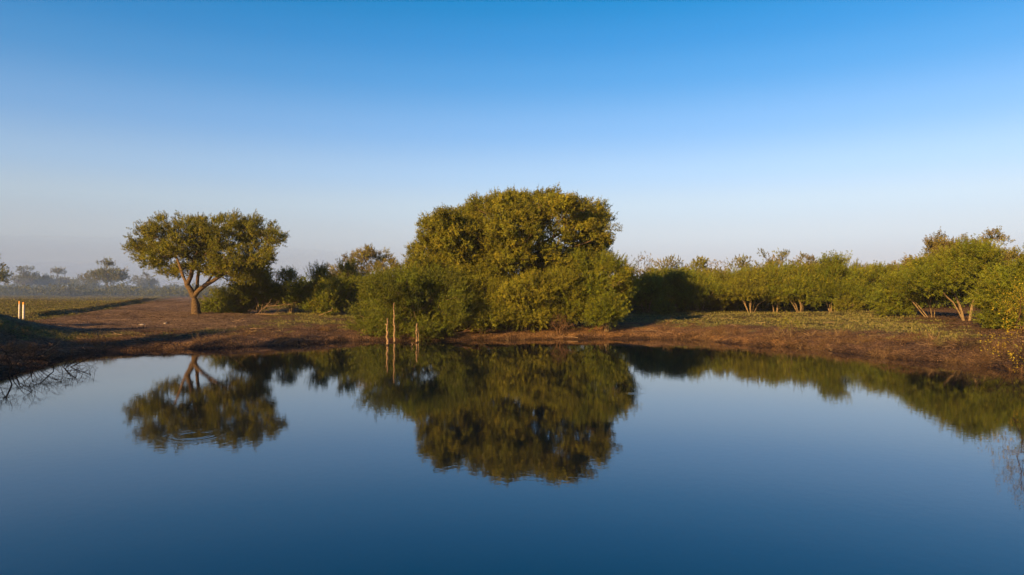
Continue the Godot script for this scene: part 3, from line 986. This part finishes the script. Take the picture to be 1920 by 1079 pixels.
func make_far_trees() -> void:
	var behind := "treetops behind the right thicket"
	var far := {"group": behind, "kind": "far", "per": 9, "spread": 0.5, "size": 0.75, "tips": 140}
	tree("oak_tree", "greyish brown treetop just right of the great oak", 1200, 112, 478, 84, far.merged({"a": BROWN, "b": OLIVE, "per": 2, "tips": 170, "bark": "grey_bark", "thin": 0.02}, true))
	tree("oak_tree", "olive treetop furthest left behind the right thicket's shaded end", 1258, 92, 485, 90, far.merged({"a": OLIVE, "b": BROWN}, true))
	tree("oak_tree", "olive treetop behind the forked white stem", 1312, 94, 484, 84, far.merged({"a": OLIVE, "b": OLIVE_LIGHT}, true))
	tree("oak_tree", "pale grey treetop between two olive ones", 1345, 116, 486, 70, far.merged({"a": BROWN, "b": BROWN, "per": 2, "tips": 170, "bark": "grey_bark", "thin": 0.02}, true))
	tree("oak_tree", "flat olive treetop left of the tallest one on the right", 1395, 93, 485, 100, far.merged({"a": OLIVE, "b": BROWN}, true))
	tree("oak_tree", "tallest ragged olive treetop behind the right thicket's middle", 1460, 88, 468, 104, far.merged({"a": OLIVE, "b": BROWN, "tips": 150}, true))
	tree("oak_tree", "brownish treetop right of the tallest ragged one", 1516, 98, 481, 76, far.merged({"a": BROWN, "b": OLIVE}, true))
	tree("oak_tree", "low distant treetop right of the spiky bush", 1625, 118, 497, 80, far.merged({"a": BROWN, "b": OLIVE}, true))
	tree("oak_tree", "low distant treetop left of the tall brownish oak", 1682, 116, 496, 70, far.merged({"a": BROWN, "b": OLIVE}, true))
	tree("oak_tree", "tall brownish oak behind the forked tree, left of two crowns", 1768, 70, 442, 150, {"a": BROWN, "b": OLIVE, "tips": 260, "n": 16})
	tree("oak_tree", "tall brownish oak behind the forked tree, right of two crowns", 1848, 73, 436, 130, {"a": BROWN, "b": OLIVE, "tips": 230, "n": 15})
	var misty := "trees standing in the mist beyond the field"
	far = {"group": misty, "kind": "far", "per": 10, "spread": 0.42, "size": 0.65, "tips": 130, "apart": 0.25, "a": OLIVE, "b": BROWN}
	tree("oak_tree", "misty tree with a round crown, leftmost whole one beyond the field", 42, 116, 501, 54, far)
	tree("oak_tree", "broad domed misty tree left of the tallest misty one", 105, 120, 505, 56, far.merged({"clear": 0.2}, true))
	tree("oak_tree", "small thin misty tree between the domed and the tallest one", 155, 118, 515, 36, far.merged({"tips": 60}, true))
	tree("oak_tree", "tallest misty tree with an open crown beyond the field", 201, 108, 486, 62, far.merged({"tips": 140, "limbs": 5}, true))
	tree("oak_tree", "small misty tree closest to the lone oak's left side", 270, 122, 511, 42, far.merged({"tips": 60}, true))
	tree("oak_tree", "misty tree cut by the left edge of the picture", -14, 90, 476, 44, far.merged({"tips": 100}, true))
	# the low scrub in the mist reads as one mass
	rng.seed = 78
	var frames: Array[Transform3D] = []
	var colors := PackedColorArray()
	for k in 5200:
		var depth := rnd(98, 135)
		var x := picture_x(rnd(-60, 560), depth)
		var top := 0.9 + 1.1 * noise_a.get_noise_2d(x * 2.0, depth * 2.0)
		var y := height(x, -depth) + rnd(0.0, maxf(top, 0.3))
		frames.append(Transform3D(basis_to((rnd_dir() + Vector3.UP).normalized(), rnd(0.8, 1.5)), Vector3(x, y, -depth)))
		var q := rnd(0.7, 1.2)
		colors.append(Color(0.10 * q, 0.105 * q, 0.02 * q))
	var scrub := scatter("distant_scrub", sprigs.far0, mats.leaf, frames, colors, self)
	scrub.set_meta("label", "low scrub in the mist under the far trees on the left")
	scrub.set_meta("category", "scrub")
	# more of the same behind the thicket on the right and the hedge, so that no gap shows an empty plain
	frames = []
	colors = PackedColorArray()
	for k in 14000:
		var depth := 66.0 + 44.0 * pow(rng.randf(), 1.6)
		var x := picture_x(rnd(560, 2000), depth)
		var top := 2.3 + 1.2 * noise_a.get_noise_2d(x * 1.5, depth * 1.5)
		var y := height(x, -depth) + rnd(0.0, maxf(top, 0.4))
		frames.append(Transform3D(basis_to((rnd_dir() + Vector3.UP).normalized(), rnd(0.8, 1.4)), Vector3(x, y, -depth)))
		var q := rnd(0.7, 1.2)
		colors.append(Color(0.095 * q, 0.124 * q, 0.009 * q))
	var under := scatter("understory", sprigs.far0, mats.leaf, frames, colors, self)
	under.set_meta("label", "green undergrowth between the stems of the right thicket and the treetops behind")
	under.set_meta("category", "undergrowth")


func make_dam_trees() -> void:
	# out of the frame on the dam; they and the dam shade the near left shore
	for p in [[-22.8, -13.4, 5.4, "the bushy tree lowest on the dam and closest to the pond"], [-26.0, -16.2, 5.6, "bushy tree second from the pond in the row on the dam"], [-29.6, -19.2, 5.8, "bushy tree on the dam's crest, third from the pond"], [-33.4, -22.0, 6.0, "bushy tree just behind the dam's crest, fourth from the pond"], [-37.2, -24.8, 6.3, "bushy tree at the dam's outer foot, fifth from the pond"], [-41.0, -27.0, 6.4, "bushy tree furthest from the pond in the row on the dam"]]:
		var base := Vector3(p[0], height(p[0], p[1]), p[1])
		var t := thing("dam_tree", p[3], "tree", base, "trees on the dam")
		var lobes := dome(5.2, p[2], p[2] * 0.2, 12)
		var points := fill(lobes, 150, 0.3)
		var f := Frame.new()
		f.add(Vector3(0, -0.2, 0), -1, false, 0)
		guide(f, 0, [Vector3(0.1, p[2] * 0.5, 0)], 0, 0)
		var ends := reach(f, points, 0.25, 0.06)
		wood(t, f, 0.16, 0.01, ["trunk"], mats.grey_bark, 7)
		crown(t, tips_of(f, ends), "feather", 9, 0.42, 1.2, DEEP, FERN)


# ------------------------------------------------------------------ grass, dry stalks and litter

func make_ground_cover() -> void:
	rng.seed = 77
	var grass: Array[Transform3D] = []
	var grass_c := PackedColorArray()
	var dry: Array[Transform3D] = []
	var dry_c := PackedColorArray()
	var litter: Array[Transform3D] = []
	var litter_c := PackedColorArray()
	for k in 150000:
		# more of them near, as many as the picture can show
		var depth := 24.0 + 76.0 * pow(rng.randf(), 1.5)
		var x := picture_x(rnd(-60, 1980), depth)
		var s := shore(x, -depth)
		if s < 0.1:
			continue
		var c := soil_color(x, -depth, s)
		var at := Vector3(x, height(x, -depth) - 0.01, -depth)
		if at.y < 0.02:
			continue
		var green := c.g / maxf(c.r, 0.001)
		if green > 0.86 and rng.randf() < 0.6:
			grass.append(Transform3D(basis_to(Vector3(rnd(-0.2, 0.2), 1, rnd(-0.2, 0.2)).normalized(), rnd(0.5, 1.15)), at))
			var q := rnd(0.75, 1.3)
			grass_c.append(Color(0.115 * q, 0.125 * q, 0.032 * q).lerp(Color(0.24 * q, 0.19 * q, 0.085 * q), rng.randf() * rng.randf()))
		elif rng.randf() < 0.42:
			litter.append(Transform3D(basis_to(Vector3(rnd(-0.2, 0.2), 1, rnd(-0.2, 0.2)).normalized(), rnd(0.6, 1.5)), at))
			var q := rnd(0.4, 1.25)
			litter_c.append(Color(0.27 * q, 0.175 * q, 0.10 * q) if x > -9.0 else Color(0.20 * q, 0.145 * q, 0.105 * q))
	for k in 26000:
		# the dry weeds that mat the right bank, thinner elsewhere along the shore
		var depth := rnd(26.0, 50.0)
		var x := picture_x(rnd(-40, 1960), depth)
		var s := shore(x, -depth)
		if s < -0.35 or s > 6.5:
			continue
		var want := 0.10
		if x > 11.0:
			want = 0.8 * (1.0 - smoothstep(2.0, 6.0, s))
		elif x < -12.0:
			want = 0.45 * (1.0 - smoothstep(2.0, 5.0, s))
		want *= clampf(0.45 + 2.2 * noise_b.get_noise_2d(x * 0.6, depth * 0.6), 0.0, 1.2)
		if rng.randf() > want:
			continue
		dry.append(Transform3D(basis_to(Vector3(rnd(-0.6, 0.6), 1, rnd(-0.6, 0.6)).normalized(), rnd(0.3, 0.6) + 0.55 * pow(rng.randf(), 3.0)), Vector3(x, maxf(height(x, -depth), 0.0) - 0.02, -depth)))
		var q := rnd(0.55, 1.25)
		dry_c.append(Color(0.115 * q, 0.070 * q, 0.037 * q).lerp(Color(0.24 * q, 0.175 * q, 0.095 * q), rng.randf() * rng.randf()))
	var stick: Array[Transform3D] = []
	var stick_c := PackedColorArray()
	for k in 2200:
		var depth := rnd(25.0, 60.0)
		var x := picture_x(rnd(-40, 1960), depth)
		var s := shore(x, -depth)
		if s < 0.2 or s > 14.0 or rng.randf() > (0.55 if s < 5.0 else 0.2) * clampf(0.6 + 1.5 * noise_b.get_noise_2d(x, depth), 0.1, 1.0):
			continue
		var a := rng.randf() * TAU
		stick.append(Transform3D(Basis(Vector3.UP, a) * Basis(Vector3.RIGHT, rnd(-0.5, 0.5)) * Basis.from_scale(Vector3.ONE * (0.3 + 0.8 * pow(rng.randf(), 2.0))), Vector3(x, height(x, -depth), -depth)))
		var q := rnd(0.4, 1.2)
		stick_c.append(Color(0.27 * q, 0.195 * q, 0.125 * q))
	var twigs := scatter("fallen_twigs", sprigs.stick0, mats.dry, stick, stick_c, self)
	twigs.set_meta("label", "pale dead twigs strewn over the banks")
	twigs.set_meta("category", "twigs")
	var o := scatter("grass", sprigs.grass0, mats.leaf, grass, grass_c, self)
	o.set_meta("label", "short patchy grass on the banks and the pasture")
	o.set_meta("category", "grass")
	o = scatter("leaf_litter", sprigs.litter0, mats.dry, litter, litter_c, self)
	o.set_meta("label", "scattered dead leaves and bark chips on the bare soil")
	o.set_meta("category", "litter")
	o = scatter("dry_weeds", sprigs.stalk0, mats.dry, dry, dry_c, self)
	o.set_meta("label", "mat of dry brown weed stalks along the waterline")
	o.set_meta("category", "weeds")


# ------------------------------------------------------------------ posts, snags, branches, stones, poles

func crooked(from: Vector3, to: Vector3, n: int, wob: float) -> PackedVector3Array:
	var out := PackedVector3Array()
	for k in n + 1:
		var t := float(k) / n
		out.append(from.lerp(to, t) + (Vector3(rnd(-wob, wob), 0, rnd(-wob, wob)) if k > 0 else Vector3.ZERO))
	return out


func taper(n: int, a: float, b: float) -> PackedFloat32Array:
	var out := PackedFloat32Array()
	for k in n + 1:
		out.append(lerpf(a, b, float(k) / n) * rnd(0.88, 1.12))
	return out


func snag(label: String, u: float, v_foot: float, v_top: float, thick: float, lean: float, knots: int) -> void:
	var depth := EYE * F / (v_foot - HZ)
	var base := Vector3(picture_x(u, depth), 0, -depth)
	var tall := row_y(v_top, depth)
	var t := thing("dead_snag", label, "dead trunk", base, "dead trunks standing in the water")
	var g := Solid.new()
	var pts := crooked(Vector3(0, -1.0, 0), Vector3(lean, tall, 0), 12, 0.035)
	g.tube(pts, taper(12, thick, thick * 0.42), 8, 0.08)
	part("trunk", g.mesh(), mats.dead_wood, t)
	var wet := Solid.new()
	wet.tube(PackedVector3Array([pts[0], Vector3(pts[0].lerp(Vector3(lean, tall, 0), (1.0 + 0.07) / (1.0 + tall)))]), PackedFloat32Array([thick * 1.3, thick * 1.12]), 8)
	part("wet_foot", wet.mesh(), mats.dark_twig, t)
	for k in knots:
		var at := pts[rng.randi_range(4, 11)]
		var a := rng.randf() * TAU
		var b := Solid.new()
		b.tube(PackedVector3Array([at, at + Vector3(cos(a), 0.7, sin(a)) * rnd(0.08, 0.16)]), PackedFloat32Array([thick * 0.4, thick * 0.2]), 5)
		part("broken_branch", b.mesh(), mats.dead_wood, t)


func fallen(called: String, label: String, from: Vector3, to: Vector3, thick: float, forks: int, bark: String, group := "") -> void:
	var t := thing(called, label, "branch", from, group)
	var g := Solid.new()
	var n := 9
	var pts := crooked(Vector3.ZERO, to - from, n, from.distance_to(to) * 0.025)
	g.tube(pts, taper(n, thick, thick * 0.3), 6)
	part("stem", g.mesh(), mats[bark], t)
	for k in forks:
		var at := pts[rng.randi_range(3, n - 1)]
		var d := ((to - from).normalized() + rnd_dir() * 0.7 + Vector3.UP * 0.25).normalized()
		var b := Solid.new()
		var long := from.distance_to(to) * rnd(0.2, 0.45)
		b.tube(crooked(at, at + d * long, 5, long * 0.04), taper(5, thick * 0.5, thick * 0.15), 5)
		var half := at + d * long * 0.6
		b.tube(crooked(half, half + (d + rnd_dir() * 0.8).normalized() * long * 0.5, 3, 0.02), taper(3, thick * 0.25, thick * 0.1), 4)
		part("twig", b.mesh(), mats[bark], t)


func stone(label: String, u: float, depth: float, size: Vector3) -> void:
	var at := spot(u, depth)
	var t := thing("stone", label, "stone", at, "pale stones on the left bank")
	var g := Solid.new()
	var rings := 6
	var sides := 9
	for j in rings + 1:
		for i in sides:
			var p := PI * j / rings
			var a := TAU * i / sides
			var d := Vector3(sin(p) * cos(a), cos(p), sin(p) * sin(a))
			var r := 1.0 + 0.3 * noise_c.get_noise_3d(d.x * 1.2 + u, d.y * 1.2, d.z * 1.2)
			g.v.append(d * r * size + Vector3(0, size.y * 0.45, 0))
			g.n.append((d / size).normalized())
	for j in rings:
		for i in sides:
			var a := j * sides + i
			var b := j * sides + (i + 1) % sides
			g.i.append_array([a, a + sides, b, b, a + sides, b + sides])
	part("rock", g.mesh(), mats.stone, t)


func make_small_things() -> void:
	# marker posts in the field
	for p in [[35.5, 49.0, 565.0, "thinner white marker post with an orange top, left of the pair"], [43.5, 49.4, 567.0, "thicker white marker post with an orange edge, right of the pair"]]:
		var base := spot(p[0], p[1])
		var tall: float = row_y(p[2], p[1]) - base.y
		var t := thing("marker_post", p[3], "post", base, "white marker posts in the field")
		var r := 0.05 if p[0] < 40 else 0.07
		var g := Solid.new()
		g.tube(PackedVector3Array([Vector3(0, -0.2, 0), Vector3(0, tall * 0.5, 0), Vector3(0.015, tall * 0.9, 0)]), PackedFloat32Array([r, r, r]), 12)
		part("shaft", g.mesh(), mats.white, t)
		g = Solid.new()
		g.tube(PackedVector3Array([Vector3(0.015, tall * 0.86, 0), Vector3(0.018, tall * 0.985, 0), Vector3(0.018, tall, 0)]), PackedFloat32Array([r * 1.06, r * 1.06, r * 0.7]), 12)
		part("cap", g.mesh(), mats.orange, t)
	snag("shorter leaning snag at the left of the trunks standing in the water", 726, 648, 597, 0.085, 0.0, 3)
	snag("tallest thin snag standing in the water", 740, 643, 568, 0.075, -0.06, 4)
	snag("snag standing in the water at the right, thicker of two close trunks", 781, 643, 607, 0.08, 0.0, 1)
	snag("thin broken snag standing close against a thicker one at the right", 784.5, 642, 614, 0.05, 0.0, 1)
	snag("stub of a snag barely above the water between the tall ones", 773, 650, 643, 0.05, -0.03, 2)
	# fallen wood in front of the hedge and on the banks
	var pile := "fallen pale branches in front of the hedge"
	fallen("fallen_branch", "pale dead branch slanting up to the right in front of the hedge", spot(481, 58.2), spot(506, 59.0) + Vector3(0, 1.2, 0), 0.035, 6, "dead_wood", pile)
	fallen("fallen_branch", "pale dead branch arching down to the right in front of the hedge", spot(498, 58.4) + Vector3(0, 0.75, 0), spot(545, 58.0) + Vector3(0, 0.75, 0), 0.022, 5, "dead_wood", pile)
	fallen("fallen_branch", "pale dead branch lying flat along the hedge's foot", spot(478, 55.5) + Vector3(0, 0.05, 0), spot(523, 55) + Vector3(0, 0.12, 0), 0.03, 3, "dead_wood", pile)
	fallen("fallen_branch", "pale dead branch leaning at the hedge's right end", spot(597, 56), spot(624, 56) + Vector3(0, 0.5, 0), 0.03, 4, "dead_wood", pile)
	fallen("fallen_branch", "long pale stick lying aslant on the dark left bank", spot(410, 40.5) + Vector3(0, 0.04, 0), spot(446, 44.0) + Vector3(0, 0.2, 0), 0.03, 1, "dead_wood")
	fallen("fallen_branch", "gnarled brown log lying along the waterline under the great oak", spot(850, 44.6) + Vector3(0, 0.06, 0), spot(903, 45.0) + Vector3(0, 0.35, 0), 0.08, 2, "dry_stem")
	# leafless brush that hangs over the water on the left
	shrub("dead_brush", "large leafless branch leaning over the water at the left edge", 22, 25.6, 630, 230, {"category": "dead bush", "leaves": false, "bark": "dark_twig", "tips": 420, "apart": 0.08, "stems": 7, "thick": 0.045, "thin": 0.0038, "lean": 0.9, "low": 0.02})
	shrub("dead_brush", "leafless tangle of twigs at the waterline right of the leaning branch", 112, 28.2, 636, 170, {"category": "dead bush", "leaves": false, "bark": "dark_twig", "tips": 380, "apart": 0.08, "stems": 6, "thick": 0.038, "thin": 0.0038, "lean": 0.8, "low": 0.02})
	shrub("dead_brush", "leafless thin twigs in the middle of the left edge brush", 66, 27.2, 650, 190, {"category": "dead bush", "leaves": false, "bark": "dark_twig", "tips": 330, "apart": 0.08, "stems": 8, "thick": 0.03, "thin": 0.0035, "lean": 1.1, "low": 0.02})
	shrub("dead_brush", "leafless tangle hanging over the water at the right edge below the yellow leaves", 1892, 27.3, 632, 190, {"category": "dead bush", "leaves": false, "bark": "dark_twig", "tips": 420, "apart": 0.07, "stems": 9, "thick": 0.035, "thin": 0.0038, "lean": -0.6, "low": 0.02})
	shrub("dead_brush", "small leafless twigs at the waterline below the lone oak's left side", 285, 37.4, 640, 90, {"category": "dead bush", "leaves": false, "bark": "dark_twig", "tips": 150, "apart": 0.08, "stems": 5, "thick": 0.035, "thin": 0.0045, "lean": 0.3, "low": 0.02})
	fallen("fallen_branch", "yellowish bent stick on the dark slope above the leafless tangle", spot(80, 31.5) + Vector3(0, 0.05, 0), spot(118, 33.5) + Vector3(0, 0.5, 0), 0.025, 2, "dead_wood")
	stone("pale flat stone on the left bank, left of two", 266, 45.5, Vector3(0.22, 0.07, 0.15))
	stone("pale stone on the left bank, right of two and closer to the lone oak", 310, 46.0, Vector3(0.14, 0.07, 0.12))
	# two poles of a line far behind the hedge
	for p in [[518.0, 512.0, "far thin utility pole above the hedge, left one of two"], [564.0, 516.0, "far thin utility pole above the hedge, right one of two"]]:
		var base := spot(p[0], 170.0)
		var tall: float = row_y(p[1], 170.0) - base.y
		var t := thing("utility_pole", p[2], "pole", base, "utility poles far behind the hedge")
		var g := Solid.new()
		g.tube(PackedVector3Array([Vector3(0, -0.3, 0), Vector3(0, tall, 0)]), PackedFloat32Array([0.16, 0.11]), 8)
		part("shaft", g.mesh(), mats.grey_bark, t)
		g = Solid.new()
		g.tube(PackedVector3Array([Vector3(-0.9, tall - 0.5, 0.15), Vector3(0.9, tall - 0.5, 0.15)]), PackedFloat32Array([0.07, 0.07]), 6)
		part("crossarm", g.mesh(), mats.grey_bark, t)


# ------------------------------------------------------------------ mist over the field

func make_mist() -> void:
	for p in [[Vector3(200, 7, 110), Vector3(-100, 2.0, -126), 0.0046, "dense low bank of mist at the foot of the far left trees"], [Vector3(215, 13, 120), Vector3(-102, 2.0, -130), 0.0032, "thinner mist reaching the crowns of the far left trees"], [Vector3(240, 24, 140), Vector3(-112, 2.0, -142), 0.0024, "faint mist hanging above the far left trees"], [Vector3(280, 44, 170), Vector3(-125, 2.0, -160), 0.0007, "faintest highest veil of mist on the left"]]:
		var f := FogVolume.new()
		f.name = numbered("mist")
		f.shape = RenderingServer.FOG_VOLUME_SHAPE_ELLIPSOID
		f.size = p[0]
		f.position = p[1]
		var m := FogMaterial.new()
		m.density = p[2]
		m.albedo = Color(0.60, 0.76, 1.0)
		f.material = m
		f.set_meta("kind", "stuff")
		f.set_meta("label", p[3])
		f.set_meta("category", "mist")
		add_child(f)
